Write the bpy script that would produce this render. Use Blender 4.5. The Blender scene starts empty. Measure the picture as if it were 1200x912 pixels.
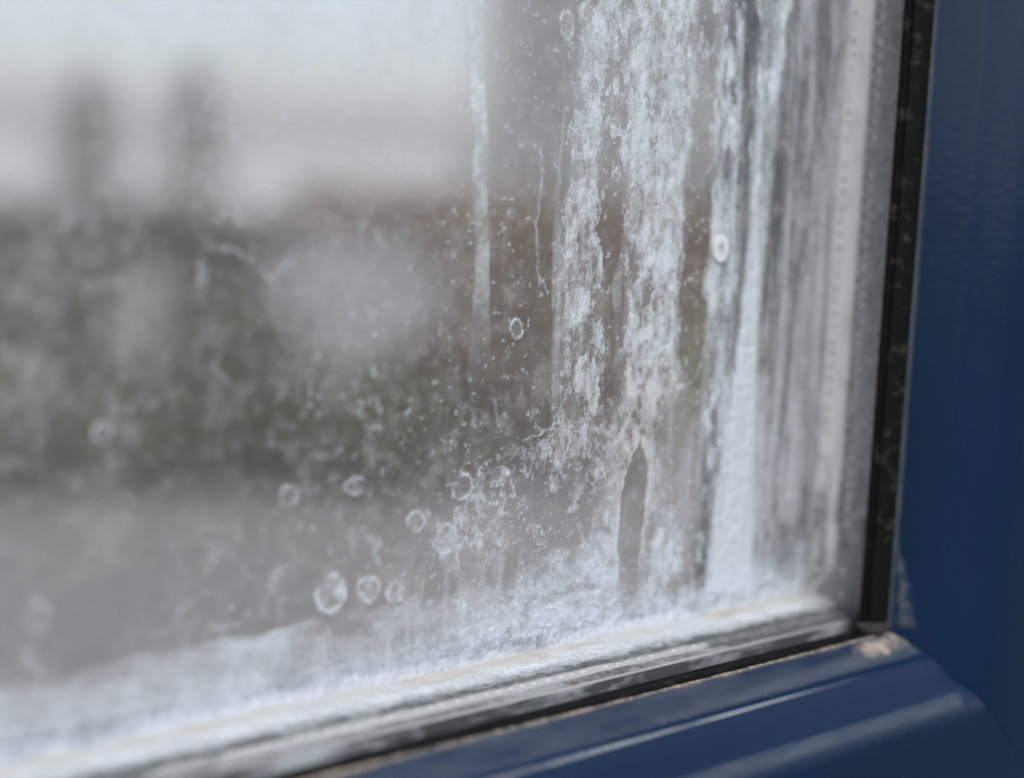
import bpy, bmesh, math, random
import numpy as np
from mathutils import Matrix, Vector

# ------------------------------------------------------------------ camera
FPX, CX, CY, W_PX = 2000.0, 600.0, 456.0, 1200.0     # photograph: focal length and centre in its pixels
YAW, PITCH, ROLL = (math.radians(a) for a in (42.3, -7.7, 2.58))
DIST = 220.0                                          # mm from the lens to the glass
EYE = 2.10                                            # lens height above the ground, m
MM = 0.001
f_ = np.array([math.sin(YAW)*math.cos(PITCH), math.cos(YAW)*math.cos(PITCH), math.sin(PITCH)])
r0 = np.array([math.cos(YAW), -math.sin(YAW), 0.0]); u0 = np.cross(r0, f_)
r_ = math.cos(ROLL)*r0 + math.sin(ROLL)*u0
u_ = -math.sin(ROLL)*r0 + math.cos(ROLL)*u0
CAM = -f_*DIST                                        # in window millimetres
WZ = EYE - CAM[2]*MM                                  # height of the window's origin, m

scene = bpy.context.scene
cd = bpy.data.cameras.new('camera'); cam = bpy.data.objects.new('camera', cd)
scene.collection.objects.link(cam); scene.camera = cam
cd.sensor_width = 36.0; cd.lens = 36.0*FPX/W_PX
cd.clip_start = 0.01; cd.clip_end = 2000
M4 = Matrix(((r_[0], u_[0], -f_[0], CAM[0]*MM), (r_[1], u_[1], -f_[1], CAM[1]*MM),
             (r_[2], u_[2], -f_[2], CAM[2]*MM + WZ), (0, 0, 0, 1)))
cam.matrix_world = M4
cd.dof.use_dof = True; cd.dof.focus_distance = 0.219; cd.dof.aperture_fstop = 7.8

# ------------------------------------------------------------------ sky, sun, exposure
SUN_EL, SUN_AZ = math.radians(46), math.radians(-148)  # azimuth from +Y towards +X
w = bpy.data.worlds.new('World'); scene.world = w; w.use_nodes = True
nt = w.node_tree; nt.nodes.clear()
out = nt.nodes.new('ShaderNodeOutputWorld'); bg = nt.nodes.new('ShaderNodeBackground')
sky = nt.nodes.new('ShaderNodeTexSky'); sky.sky_type = 'NISHITA'; sky.sun_disc = False
sky.sun_elevation = SUN_EL; sky.sun_rotation = SUN_AZ
sky.air_density = 1.0; sky.dust_density = 1.5; sky.ozone_density = 1.0
hs = nt.nodes.new('ShaderNodeHueSaturation'); hs.inputs['Saturation'].default_value = 0.36
nt.links.new(sky.outputs[0], hs.inputs['Color']); cool = nt.nodes.new('ShaderNodeMix'); cool.data_type = 'RGBA'; cool.blend_type = 'MULTIPLY'
cool.inputs[0].default_value = 1.0; cool.inputs[7].default_value = (.965, .98, 1.05, 1)
nt.links.new(hs.outputs[0], cool.inputs[6]); nt.links.new(cool.outputs[2], bg.inputs['Color'])
bg.inputs['Strength'].default_value = 0.06
nt.links.new(bg.outputs[0], out.inputs['Surface'])
sl = bpy.data.lights.new('sun', 'SUN'); sl.energy = 1.5; sl.angle = math.radians(24); sl.color = (1, 0.97, 0.93)
so = bpy.data.objects.new('sun', sl); scene.collection.objects.link(so)
sd_ = Vector((math.sin(SUN_AZ)*math.cos(SUN_EL), math.cos(SUN_AZ)*math.cos(SUN_EL), math.sin(SUN_EL)))
so.rotation_euler = (-sd_).to_track_quat('-Z', 'Y').to_euler(); so.location = (0, 0, 6)
vs = scene.view_settings; vs.view_transform = 'Standard'; vs.look = 'None'; vs.gamma = 1.0
vs.exposure = 1.28; vs.use_curve_mapping = False
cy = scene.cycles; cy.transparent_max_bounces = 24; cy.max_bounces = 12; cy.transmission_bounces = 8
cy.caustics_refractive = True; cy.caustics_reflective = False

# ------------------------------------------------------------------ helpers
def ray(px, py): return (px-CX)/FPX*r_ - (py-CY)/FPX*u_ + f_
def hit_y(px, py, Y):
    d = ray(px, py); return CAM + d*((Y-CAM[1])/d[1])
def at(px, py, depth):                 # world point at a depth along the view axis, m
    return Vector(ray(px, py)*depth) + Vector((CAM[0]*MM, CAM[1]*MM, EYE))
def on_ground(px, depth):
    p = at(px, 300, depth); return Vector((p.x, p.y, 0))
def height(px, py, depth): return at(px, py, depth).z
def ground_hit(px, py):
    d = ray(px, py); t = -EYE/d[2]
    return Vector((CAM[0]*MM + d[0]*t, CAM[1]*MM + d[1]*t, 0))

rng = np.random.default_rng(7); random.seed(7)
def mesh_obj(name, verts, faces, mat, parent=None, smooth=False):
    me = bpy.data.meshes.new(name); me.from_pydata([tuple(v) for v in verts], [], faces); me.update()
    if smooth: me.polygons.foreach_set('use_smooth', [True]*len(me.polygons))
    o = bpy.data.objects.new(name, me); scene.collection.objects.link(o)
    if mat: me.materials.append(mat)
    if parent: o.parent = parent
    return o
def empty(name, label, cat, loc=(0, 0, 0), rz=0, group=None):
    o = bpy.data.objects.new(name, None); scene.collection.objects.link(o)
    o.location = loc; o.rotation_euler = (0, 0, rz); o['label'] = label; o['category'] = cat
    if group: o['group'] = group
    return o
def bm_obj(name, bm, mat, parent=None, smooth=False):
    me = bpy.data.meshes.new(name); bm.normal_update(); bm.to_mesh(me); bm.free()
    if smooth: me.polygons.foreach_set('use_smooth', [True]*len(me.polygons))
    o = bpy.data.objects.new(name, me); scene.collection.objects.link(o); me.materials.append(mat)
    if parent: o.parent = parent
    return o
def add_box(bm, x0, x1, y0, y1, z0, z1):
    v = [bm.verts.new(p) for p in ((x0,y0,z0),(x1,y0,z0),(x1,y1,z0),(x0,y1,z0),(x0,y0,z1),(x1,y0,z1),(x1,y1,z1),(x0,y1,z1))]
    for q in ((0,3,2,1),(4,5,6,7),(0,1,5,4),(1,2,6,5),(2,3,7,6),(3,0,4,7)): bm.faces.new([v[i] for i in q])
def box(name, x0, x1, y0, y1, z0, z1, mat, parent=None, bevel=0):
    bm = bmesh.new(); add_box(bm, x0, x1, y0, y1, z0, z1)
    if bevel: bmesh.ops.bevel(bm, geom=bm.edges[:], offset=bevel, segments=2, affect='EDGES')
    return bm_obj(name, bm, mat, parent)

class Mat:
    def __init__(s, name):
        s.m = bpy.data.materials.new(name); s.m.use_nodes = True; s.t = s.m.node_tree; s.t.nodes.clear()
        s.out = s.n('ShaderNodeOutputMaterial')
    def n(s, typ, **kw):
        nd = s.t.nodes.new(typ)
        for k, v in kw.items():
            if k.startswith('i_'):
                nd.inputs[k[2:].replace('_', ' ')].default_value = v
            else: setattr(nd, k, v)
        return nd
    def l(s, a, b): s.t.links.new(a, b)
    def coord(s, scale=(1, 1, 1)):
        tc = s.n('ShaderNodeTexCoord'); mp = s.n('ShaderNodeMapping'); mp.inputs['Scale'].default_value = scale
        s.l(tc.outputs['Object'], mp.inputs['Vector']); return mp.outputs[0]
    def noise(s, scale, detail=4, rough=.55, vec=None, sc3=(1, 1, 1)):
        nd = s.n('ShaderNodeTexNoise'); nd.inputs['Scale'].default_value = scale
        nd.inputs['Detail'].default_value = detail; nd.inputs['Roughness'].default_value = rough
        s.l(vec if vec is not None else s.coord(sc3), nd.inputs['Vector']); return nd.outputs['Fac']
    def ramp(s, fac, stops):
        nd = s.n('ShaderNodeValToRGB'); e = nd.color_ramp.elements
        while len(e) < len(stops): e.new(.5)
        for i, (p, c) in enumerate(stops):
            e[i].position = p; e[i].color = (c, c, c, 1) if not hasattr(c, '__len__') else (*c, 1)
        s.l(fac, nd.inputs[0]); return nd.outputs[0]
    def math(s, op, a, b=None, clamp=False):
        nd = s.n('ShaderNodeMath'); nd.operation = op; nd.use_clamp = clamp
        for i, x in enumerate((a, b)):
            if x is None: continue
            if hasattr(x, 'is_linked') or hasattr(x, 'node'): s.l(x, nd.inputs[i])
            else: nd.inputs[i].default_value = x
        return nd.outputs[0]
    def mixc(s, fac, a, b):
        nd = s.n('ShaderNodeMix'); nd.data_type = 'RGBA'
        for sock, x in ((nd.inputs[0], fac), (nd.inputs[6], a), (nd.inputs[7], b)):
            if hasattr(x, 'node'): s.l(x, sock)
            elif hasattr(x, '__len__'): sock.default_value = (*x, 1)
            else: sock.default_value = x
        return nd.outputs[2]
    def bump(s, h, strength, dist):
        nd = s.n('ShaderNodeBump'); nd.inputs['Strength'].default_value = strength; nd.inputs['Distance'].default_value = dist
        s.l(h, nd.inputs['Height']); return nd.outputs[0]
    def attr(s, name):
        nd = s.n('ShaderNodeAttribute'); nd.attribute_name = name; return nd.outputs['Fac']
    def principled(s, col, rough=.5, bump=None, metallic=0, spec=.5, coat=0):
        p = s.n('ShaderNodeBsdfPrincipled')
        for k, x in (('Base Color', col), ('Roughness', rough)):
            if hasattr(x, 'node'): s.l(x, p.inputs[k])
            elif hasattr(x, '__len__'): p.inputs[k].default_value = (*x, 1)
            else: p.inputs[k].default_value = x
        p.inputs['Metallic'].default_value = metallic; p.inputs['Specular IOR Level'].default_value = spec
        p.inputs['Coat Weight'].default_value = coat; p.inputs['Coat Roughness'].default_value = .12
        if bump is not None: s.l(bump, p.inputs['Normal'])
        return p
    def done(s, sock): s.l(sock, s.out.inputs['Surface']); return s.m
def plain(name, col, rough=.6, var=.25, scale=8, metallic=0):
    m = Mat(name); n = m.noise(scale, 5)
    c = m.mixc(n, tuple(x*(1-var) for x in col), tuple(min(1, x*(1+var)) for x in col))
    return m.done(m.principled(c, rough, metallic=metallic).outputs[0])

# ------------------------------------------------------------------ numpy noise and stroke fields
def vnoise(x, z, scale, seed, anis=1.0):
    g = np.random.default_rng(seed).random((257, 257))
    a = x/scale + 1000.37 + seed*3.1; b = z/(scale*anis) + 1000.71 + seed*1.7
    ia = np.floor(a).astype(int); ib = np.floor(b).astype(int); fa = a-ia; fb = b-ib
    fa = fa*fa*(3-2*fa); fb = fb*fb*(3-2*fb)
    i0, i1, j0, j1 = ia % 256, (ia+1) % 256, ib % 256, (ib+1) % 256
    return (g[i0, j0]*(1-fa)+g[i1, j0]*fa)*(1-fb) + (g[i0, j1]*(1-fa)+g[i1, j1]*fa)*fb
def fbm(x, z, scale, seed, octv=4, anis=1.0, gain=.55):
    t = 0; a = 1; s = 0
    for k in range(octv):
        t = t + a*vnoise(x, z, scale/2**k, seed+k*11, anis); s += a; a *= gain
    return t/s
def ridge(x, z, scale, seed, octv=3, anis=1.0):
    t = 0; a = 1; s = 0
    for k in range(octv):
        t = t + a*(1-np.abs(2*vnoise(x, z, scale/2**k, seed+k*13, anis)-1))**3; s += a; a *= .6
    return t/s
def lace(x, z, scale, seed, w=.05, anis=1.0):
    n = fbm(x, z, scale, seed, 3, anis, .45); return np.exp(-((n-.5)/w)**2)
def sstep(a, b, x):
    t = np.clip((x-a)/(b-a), 0, 1); return t*t*(3-2*t)
def seg_dist(x, z, pts):
    d = np.full(x.shape, 1e9); tt = np.zeros(x.shape); n = len(pts)-1
    for i in range(n):
        ax, az = pts[i]; bx, bz = pts[i+1]; vx, vz = bx-ax, bz-az
        t = np.clip(((x-ax)*vx+(z-az)*vz)/(vx*vx+vz*vz+1e-12), 0, 1)
        q = np.hypot(x-ax-t*vx, z-az-t*vz); m = q < d
        d = np.where(m, q, d); tt = np.where(m, (i+t)/n, tt)
    return d, tt
def poly_sd(x, z, pts):                # positive inside
    d, _ = seg_dist(x, z, list(pts)+[pts[0]]); ins = np.zeros(x.shape, bool); n = len(pts)
    for i in range(n):
        ax, az = pts[i]; bx, bz = pts[(i+1) % n]
        c = (az > z) != (bz > z)
        ins ^= c & (x < (bx-ax)*(z-az)/((bz-az) if abs(bz-az) > 1e-9 else 1e-9)+ax)
    return np.where(ins, d, -d)

# ------------------------------------------------------------------ window materials
def mat_paint():
    m = Mat('blue_paint')
    n = m.noise(60, 5); fine = m.noise(900, 4); dust_sheen = m.noise(420, 8, .7)
    c = m.mixc(n, (.0021, .0122, .036), (.0031, .0160, .048))
    ds = m.ramp(dust_sheen, [(.70, 0), (.82, .25)])
    c = m.mixc(ds, c, (.16, .19, .23))
    r = m.ramp(n, [(.3, .13), (.7, .22)])
    b = m.bump(fine, .12, .00025)
    return m.done(m.principled(c, r, b, spec=.36).outputs[0])
def mat_gasket():
    m = Mat('black_rubber'); n = m.noise(500, 6, .65)
    c = m.mixc(m.ramp(n, [(.55, 0), (.8, 1)]), (.0022, .0022, .0026), (.05, .047, .042))
    return m.done(m.principled(c, .7, m.bump(n, .4, .0003), spec=.12).outputs[0])
def mat_spacer(name='spacer_aluminium', a=(.90, .90, .87), b=(.70, .71, .71)):
    m = Mat(name); n = m.noise(200, 6, .6, sc3=(.25, 1, 1)); n2 = m.noise(1300, 4)
    c = m.mixc(n, b, a)
    return m.done(m.principled(c, .42, m.bump(n2, .3, .0002), metallic=0).outputs[0])
def mat_clear_glass():
    m = Mat('clear_glass'); fr = m.n('ShaderNodeFresnel', i_IOR=1.45)
    tr = m.n('ShaderNodeBsdfTransparent'); tr.inputs[0].default_value = (.975, .98, .985, 1)
    gl = m.n('ShaderNodeBsdfGlossy'); gl.inputs['Roughness'].default_value = .02
    geo = m.n('ShaderNodeNewGeometry')
    fac = m.math('MULTIPLY', fr.outputs[0], m.math('SUBTRACT', 1.0, geo.outputs['Backfacing']))
    mx = m.n('ShaderNodeMixShader'); m.l(fac, mx.inputs[0]); m.l(tr.outputs[0], mx.inputs[1]); m.l(gl.outputs[0], mx.inputs[2])
    return m.done(mx.outputs[0])
def mat_misted_glass():
    m = Mat('misted_glass')
    rf = m.n('ShaderNodeBsdfRefraction'); rf.inputs['IOR'].default_value = 1.45; rf.inputs['Roughness'].default_value = .09
    rf.inputs['Color'].default_value = (.965, .97, .975, 1)
    big = m.noise(38, 5, .6); sp = m.noise(1700, 3, .6); sp2 = m.noise(600, 6, .65)
    film = m.ramp(big, [(.3, .10), (.72, .24)])
    specks = m.ramp(sp, [(.66, 0), (.76, .35)])
    mid = m.noise(150, 6, .6)
    patch = m.math('ADD', m.ramp(sp2, [(.46, 0), (.8, .20)]), m.ramp(mid, [(.48, 0), (.8, .25)]))
    a = m.math('ADD', film, m.math('ADD', specks, patch), True)
    df = m.n('ShaderNodeBsdfDiffuse'); df.inputs[0].default_value = (.71, .695, .67, 1)
    tl = m.n('ShaderNodeBsdfTranslucent'); tl.inputs[0].default_value = (.71, .695, .67, 1)
    mf = m.n('ShaderNodeMixShader'); mf.inputs[0].default_value = .4
    m.l(df.outputs[0], mf.inputs[1]); m.l(tl.outputs[0], mf.inputs[2])
    geo = m.n('ShaderNodeNewGeometry'); sx = m.n('ShaderNodeSeparateXYZ')
    m.l(geo.outputs['True Normal'], sx.inputs[0])
    inner = m.math('LESS_THAN', sx.outputs[1], -.5)          # the film lies on the cavity face only
    bf = m.math('SUBTRACT', 1.0, geo.outputs['Backfacing'])
    a = m.math('MULTIPLY', a, m.math('MULTIPLY', inner, bf))
    mx = m.n('ShaderNodeMixShader'); m.l(a, mx.inputs[0]); m.l(rf.outputs[0], mx.inputs[1]); m.l(mf.outputs[0], mx.inputs[2])
    return m.done(mx.outputs[0])
def mat_lime(name, cell=900, grain=1.6, veins=.5, col=(.84, .885, .95), tan=(.62, .52, .38)):
    m = Mat(name)
    cov = m.attr('cover'); tint = m.attr('tint')
    vec = m.coord()
    wn = m.n('ShaderNodeTexNoise'); wn.inputs['Scale'].default_value = 500; wn.inputs['Detail'].default_value = 3
    m.l(vec, wn.inputs['Vector'])
    wv = m.n('ShaderNodeVectorMath'); wv.operation = 'SCALE'; wv.inputs['Scale'].default_value = .0022
    m.l(wn.outputs['Color'], wv.inputs[0])
    ad = m.n('ShaderNodeVectorMath'); ad.operation = 'ADD'; m.l(vec, ad.inputs[0]); m.l(wv.outputs[0], ad.inputs[1])
    n = m.noise(cell*1.3, 7, .68, ad.outputs[0])
    vo = m.n('ShaderNodeTexVoronoi'); vo.feature = 'DISTANCE_TO_EDGE'; vo.inputs['Scale'].default_value = cell
    m.l(ad.outputs[0], vo.inputs['Vector'])
    vein = m.ramp(vo.outputs['Distance'], [(.0, 1), (.14, 0)])
    g = m.math('ADD', m.math('MULTIPLY', m.math('SUBTRACT', n, .5), grain*3.2), m.math('MULTIPLY', vein, veins))
    keep = m.math('MULTIPLY', cov, m.math('SUBTRACT', 1.12, cov))
    a = m.math('ADD', cov, m.math('MULTIPLY', g, keep), True)
    c = m.mixc(tint, col, tan)
    c = m.mixc(m.ramp(n, [(.35, 0), (.65, 1)]), m.mixc(.35, c, (.55, .58, .62)), c)
    hgt = m.math('ADD', n, m.math('MULTIPLY', vein, .35))
    b = m.bump(hgt, .16, .0004)
    df = m.n('ShaderNodeBsdfDiffuse'); m.l(c, df.inputs[0]); m.l(b, df.inputs['Normal'])
    tl = m.n('ShaderNodeBsdfTranslucent'); m.l(c, tl.inputs[0]); m.l(b, tl.inputs['Normal'])
    mf = m.n('ShaderNodeMixShader'); mf.inputs[0].default_value = .3
    m.l(df.outputs[0], mf.inputs[1]); m.l(tl.outputs[0], mf.inputs[2])
    tr = m.n('ShaderNodeBsdfTransparent')
    mx = m.n('ShaderNodeMixShader'); m.l(a, mx.inputs[0]); m.l(tr.outputs[0], mx.inputs[1]); m.l(mf.outputs[0], mx.inputs[2])
    return m.done(mx.outputs[0])
PAINT, GASKET, SPACER, CLEAR, MIST = mat_paint(), mat_gasket(), mat_spacer(), mat_clear_glass(), mat_misted_glass()
LIME = mat_lime('limescale', 1300, .75, .25)
LIME_SOFT = mat_lime('limescale_smooth', 1100, .7, .12)
LIME_RING = mat_lime('limescale_ring', 1500, 1.3, .3)
GRIME = mat_lime('grime', 1200, 1.6, .2, (.50, .46, .40), (.56, .44, .31))
GREY_GRIME = mat_lime('grey_grime', 1200, 1.2, .2, (.27, .28, .29), (.42, .38, .32))

# ------------------------------------------------------------------ the window
win = empty('window', 'navy blue plastic window corner with limescale stained, misted double glazing', 'window', (0, 0, WZ))
def mmv(x, y, z): return (x*MM, y*MM, z*MM)
XL, ZT = -320.0, 330.0                 # how far the window runs on past the picture
# profile rows: depth Y, jamb X, bottom-rail Z  (mm); the mitre joins row to row
def extrude_pair(rows, mat, name, n_smooth=True, gap=0.10):
    """a bottom rail and a jamb with the same section, cut on the mitre"""
    res = []
    N = len(rows)
    for side in (0, 1):
        verts = []
        steps = 60
        for k in range(steps+1):
            t = (k/steps)**2.2
            for (Y, X, Z) in rows:
                if side == 0: verts.append(mmv((X-gap)*(1-t)+XL*t, Y, Z))
                else: verts.append(mmv(X, Y, (Z+gap)*(1-t)+ZT*t))
        faces = []
        for k in range(steps):
            for i in range(N):
                j = (i+1) % N
                q = (k*N+i, k*N+j, (k+1)*N+j, (k+1)*N+i)
                faces.append(q if side == 0 else q[::-1])
        faces.append(tuple(range(N-1, -1, -1)) if side == 0 else tuple(range(N)))
        faces.append(tuple(range(steps*N, steps*N+N)) if side == 0 else tuple(range(steps*N+N-1, steps*N-1, -1)))
        o = mesh_obj(name, verts, faces, mat, win)
        if n_smooth:
            o.data.polygons.foreach_set('use_smooth', [True]*len(o.data.polygons))
            o.data.set_sharp_from_angle(angle=math.radians(28))
        res.append(o)
    return res
XE, ZE = 56.65, -37.79                 # the ledge's edge
prof = [(-23.3, 53.0, -35.0), (-24.2, 53.4, -35.25), (-26.5, 55.0, -36.35), (-27.9, 56.0, -37.2)]
prof += [(-28.5, 56.45, -37.55), (-28.85, 56.75, -37.85), (-29.05, 57.0, -38.2)]
for dy, dd in ((-.35, .7), (-.8, 1.5), (-1.4, 2.3), (-2.1, 3.1), (-2.8, 3.9), (-3.4, 4.7), (-3.9, 5.5), (-4.3, 6.5), (-4.65, 7.9), (-4.9, 9.8), (-5.1, 13), (-5.2, 30)):
    prof.append((-29.05+dy, 57.0+dd, -38.2-dd))
prof += [(-22.0, 87.0, -68.2), (-22.0, 58.0, -40.5)]
beads = extrude_pair(prof, PAINT, 'glazing_bead')
# black rubber gasket between bead and glass
gr = [(-20.02, 50.6, -34.95), (-20.5, 50.3, -34.78), (-21.0, 50.35, -34.62), (-21.25, 50.9, -34.8), (-21.5, 50.9, -34.8), (-21.75, 50.6, -34.55), (-22.4, 51.2, -34.5), (-23.0, 52.2, -34.65), (-23.25, 53.4, -35.2), (-23.2, 57.0, -39.5), (-20.02, 57.0, -39.5)]
extrude_pair(gr, GASKET, 'gasket', gap=.03)
# sash behind the glass edge
for nm, a in (('sash_rail', (XL, 110, -21.9, 24, -75, -41.5)), ('sash_stile', (63, 110, -21.9, 24, -41.45, ZT))):
    x0, x1, y0, y1, z0, z1 = (v*MM for v in a)
    box(nm, x0, x1, y0, y1, z0, z1, PAINT, win)
# panes
def pane(y0, y1, mat):
    return box('glass_pane', XL*MM, 61.5*MM, y0*MM, y1*MM, -40*MM, ZT*MM, mat, win)
near_pane = pane(-20, -16, CLEAR); far_pane = pane(-4, 0, MIST)
# spacer bars: aluminium section with a seam groove and two rows of perforations
SZ, SX = -35.1, 59.7
sp = [(-15.9, 0), (-8.35, 0), (-8.2, .5), (-7.6, .5), (-7.45, 0), (-4.1, 0), (-4.1, 4.4), (-15.9, 4.4)]
sp_rows = [(Y, SX+d*.4, SZ-d) for Y, d in sp]
spacers = extrude_pair(sp_rows, SPACER, 'spacer_bar', n_smooth=False, gap=.02)
spacers[0].data.materials[0] = mat_spacer('spacer_dimmed', (.55, .55, .52), (.36, .37, .38))  # same aluminium, colour darkened on the bottom bar to offset its top light
SEAL = Mat('butyl_sealant'); _n = SEAL.noise(170, 7, .65, sc3=(.35, 1, 1)); _n2 = SEAL.noise(1500, 4)
_c = SEAL.mixc(SEAL.ramp(_n, [(.46, 0), (.62, 1)]), (.07, .075, .082), (.45, .48, .51))
SEAL = SEAL.done(SEAL.principled(_c, .6, SEAL.bump(_n2, .5, .0002)).outputs[0])
extrude_pair([(-15.98, SX+.15, SZ-.2), (-15.92, SX+.15, SZ-.2), (-15.92, SX+2.2, SZ-4.3), (-15.98, SX+2.2, SZ-4.3)], SEAL, 'sealant', n_smooth=False, gap=.02)
HOLE = plain('perforation_dark', (.03, .03, .032), .7); RIM = plain('perforation_rim', (.75, .75, .72), .35, metallic=.3)
def holes(side, Yrow, mat, length, wid, pitch, lift, n, name):
    bm = bmesh.new(); jr = random.Random(int(-Yrow*10)+side)
    for k in range(n):
        c = pitch*(k+.8)+jr.uniform(-.15, .15)*pitch
        if jr.random() < .12: continue
        ll, ww = length*jr.uniform(.6, 1.15), wid*jr.uniform(.7, 1.1)
        vs_ = []
        top = []
        for i in range(8):
            a = i*math.pi/4; du, dv = ll*math.cos(a), ww*math.sin(a)
            if side == 0:
                vs_.append(bm.verts.new(mmv(SX-c+du, Yrow+dv, SZ-.02))); top.append(bm.verts.new(mmv(SX-c+du*.7, Yrow+dv*.7, SZ+lift)))
            else:
                vs_.append(bm.verts.new(mmv(SX+.02, Yrow+dv, SZ+c+du))); top.append(bm.verts.new(mmv(SX-lift, Yrow+dv*.7, SZ+c+du*.7)))
        for i in range(8): bm.faces.new((vs_[i], vs_[(i+1) % 8], top[(i+1) % 8], top[i]))
        bm.faces.new(top)
    bmesh.ops.recalc_face_normals(bm, faces=bm.faces[:])
    o = bm_obj(name, bm, mat, spacers[side]); o['kind'] = 'stuff'; return o
holes(0, -12.2, plain('perforation_dull', (.62, .62, .6), .4), .5, .22, 2.1, .08, 70, 'perforations')
holes(1, -5.1, HOLE, .45, .28, 2.0, .05, 60, 'perforations')
holes(1, -9.2, HOLE, .62, .42, 1.9, .06, 60, 'perforations')
holes(1, -10.2, RIM, .7, .45, 1.9, .3, 60, 'perforations')

# ------------------------------------------------------------------ limescale on the cavity face of the far pane
GY = -4.0
def P(px, py):
    h = hit_y(px, py, GY); return (h[0], h[2])
def PP(*pts): return [P(*p) for p in pts]
layer = [0]
def patch(name, px_box, fn, mat, dx=.19, dz=.14, thick=.35, parent=far_pane, kind=None):
    """crust with its own relief; fn(x, z) gives how thickly it covers the glass, and its tint"""
    cs = [P(a, b) for a in (px_box[0], px_box[2]) for b in (px_box[1], px_box[3])]
    x0, x1 = min(c[0] for c in cs), max(c[0] for c in cs); z0, z1 = min(c[1] for c in cs), max(c[1] for c in cs)
    x1 = min(x1, SX-.1); z0 = max(z0, SZ+.05)
    nx, nz = int((x1-x0)/dx)+2, int((z1-z0)/dz)+2
    gx, gz = np.meshgrid(np.linspace(x0, x1, nx), np.linspace(z0, z1, nz))
    x, z = gx.ravel(), gz.ravel()
    res = fn(x, z)
    cov, tint = res if isinstance(res, tuple) else (res, np.zeros_like(x))
    cov = np.clip(cov, 0, 1)
    layer[0] += 1
    y = GY - .03 - .012*layer[0] - thick*np.clip(cov, 0, 1)*(.55+.9*(fbm(x, z, .9, 90+layer[0], 3)-.5))
    idx = np.arange(nx*nz).reshape(nz, nx)
    q = np.stack([idx[:-1, :-1].ravel(), idx[:-1, 1:].ravel(), idx[1:, 1:].ravel(), idx[1:, :-1].ravel()], 1)
    q = q[cov[q].max(1) > .015]
    used = np.unique(q); remap = np.full(nx*nz, -1); remap[used] = np.arange(len(used)); q = remap[q]
    co = np.stack([x[used], y[used], z[used]], 1)*MM
    me = bpy.data.meshes.new(name)
    me.vertices.add(len(co)); me.vertices.foreach_set('co', co.astype(np.float32).ravel())
    me.loops.add(q.size); me.loops.foreach_set('vertex_index', q.ravel().astype(np.int32))
    me.polygons.add(len(q)); me.polygons.foreach_set('loop_start', np.arange(0, q.size, 4, dtype=np.int32))
    me.polygons.foreach_set('use_smooth', np.ones(len(q), bool))
    me.update(calc_edges=True); me.validate()
    for an, arr in (('cover', cov), ('tint', tint)):
        at_ = me.attributes.new(an, 'FLOAT', 'POINT'); at_.data.foreach_set('value', arr[used].astype(np.float32))
    me.materials.append(mat)
    o = bpy.data.objects.new(name, me); scene.collection.objects.link(o); o.parent = parent
    if kind: o['kind'] = kind
    return o
def crust(x, z, level, seed, scale=2.4, anis=1.6, inner=.5, tide=.55, veil=.10):
    """broken mineral crust: level sets how much of the glass it covers; every island and hole has a tide line"""
    f = fbm(x, z, scale, seed, 6, anis, .60); g = fbm(x, z, scale*.45, seed+200, 5, anis, .6)
    T = .66-.34*np.clip(level, 0, 1.2)
    solid = sstep(T-.008, T+.022, f); td = np.exp(-((f-T-.004)/.009)**2)
    hole = sstep(.36, .40, g); th = np.exp(-((g-.39)/.011)**2)
    body = solid*(.22+.78*hole)*(inner+1.9*(g-.5)+1.3*np.clip(f-T-.03, 0, .3))
    a = body+tide*td*(.35+.9*g)+.6*tide*solid*th*(.2+g)+veil*sstep(0, .5, level)
    return np.clip(a, 0, 1)*sstep(.0, .10, level)
def warp(x, z, amp, scale, seed):
    return x+(fbm(x, z, scale, seed, 4)-.5)*2*amp, z+(fbm(x, z, scale, seed+50, 4)-.5)*2*amp
def rim_of(sd, width): return np.exp(-(sd/width)**2)

def runs(x, z, seed, n, xr, ztop, zbot, wr, ar, edge=.5, wob=.5):
    """many thin dried runs, one over the other, each with a tide line"""
    r = np.random.default_rng(seed); keep = np.ones_like(x)
    for k in range(n):
        xc = r.uniform(*xr); zt = r.uniform(*ztop); zb = min(r.uniform(*zbot), zt-1.5); wd = r.uniform(*wr); a = r.uniform(*ar)
        off = (vnoise(z, z*0+k*7.3, 7.0, seed+k, 1)-.5)*2*wob+(vnoise(z, z*0+k*3.1, 1.7, seed+k+3, 1)-.5)*.5*wob
        m = np.abs(x-xc) < wd*2+wob*2+1
        if not m.any(): continue
        xm, zm, om = x[m], z[m], off[m]
        t = np.clip((zm-zb)/(zt-zb), 0, 1); w_ = wd*(.65+.5*np.sin(np.clip(t, 0, 1)*3.14)**.6)*(.75+.5*vnoise(zm, zm*0+k, 2.6, seed+k+9))
        d = np.abs(xm-xc-om)
        ends = sstep(0, .10, t)*sstep(1, .80, t)*(zm > zb)*(zm < zt)
        hol = np.clip(.25+1.9*(fbm(xm, zm, 1.6, seed+k*3, 4, 2.2)-.34), 0, 1.2)
        c = a*ends*(sstep(w_, w_*.55, d)*hol+edge*np.exp(-((d-w_*.9)/.13)**2)*hol)
        keep[m] *= 1-np.clip(c, 0, .95)
    return 1-keep

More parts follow.
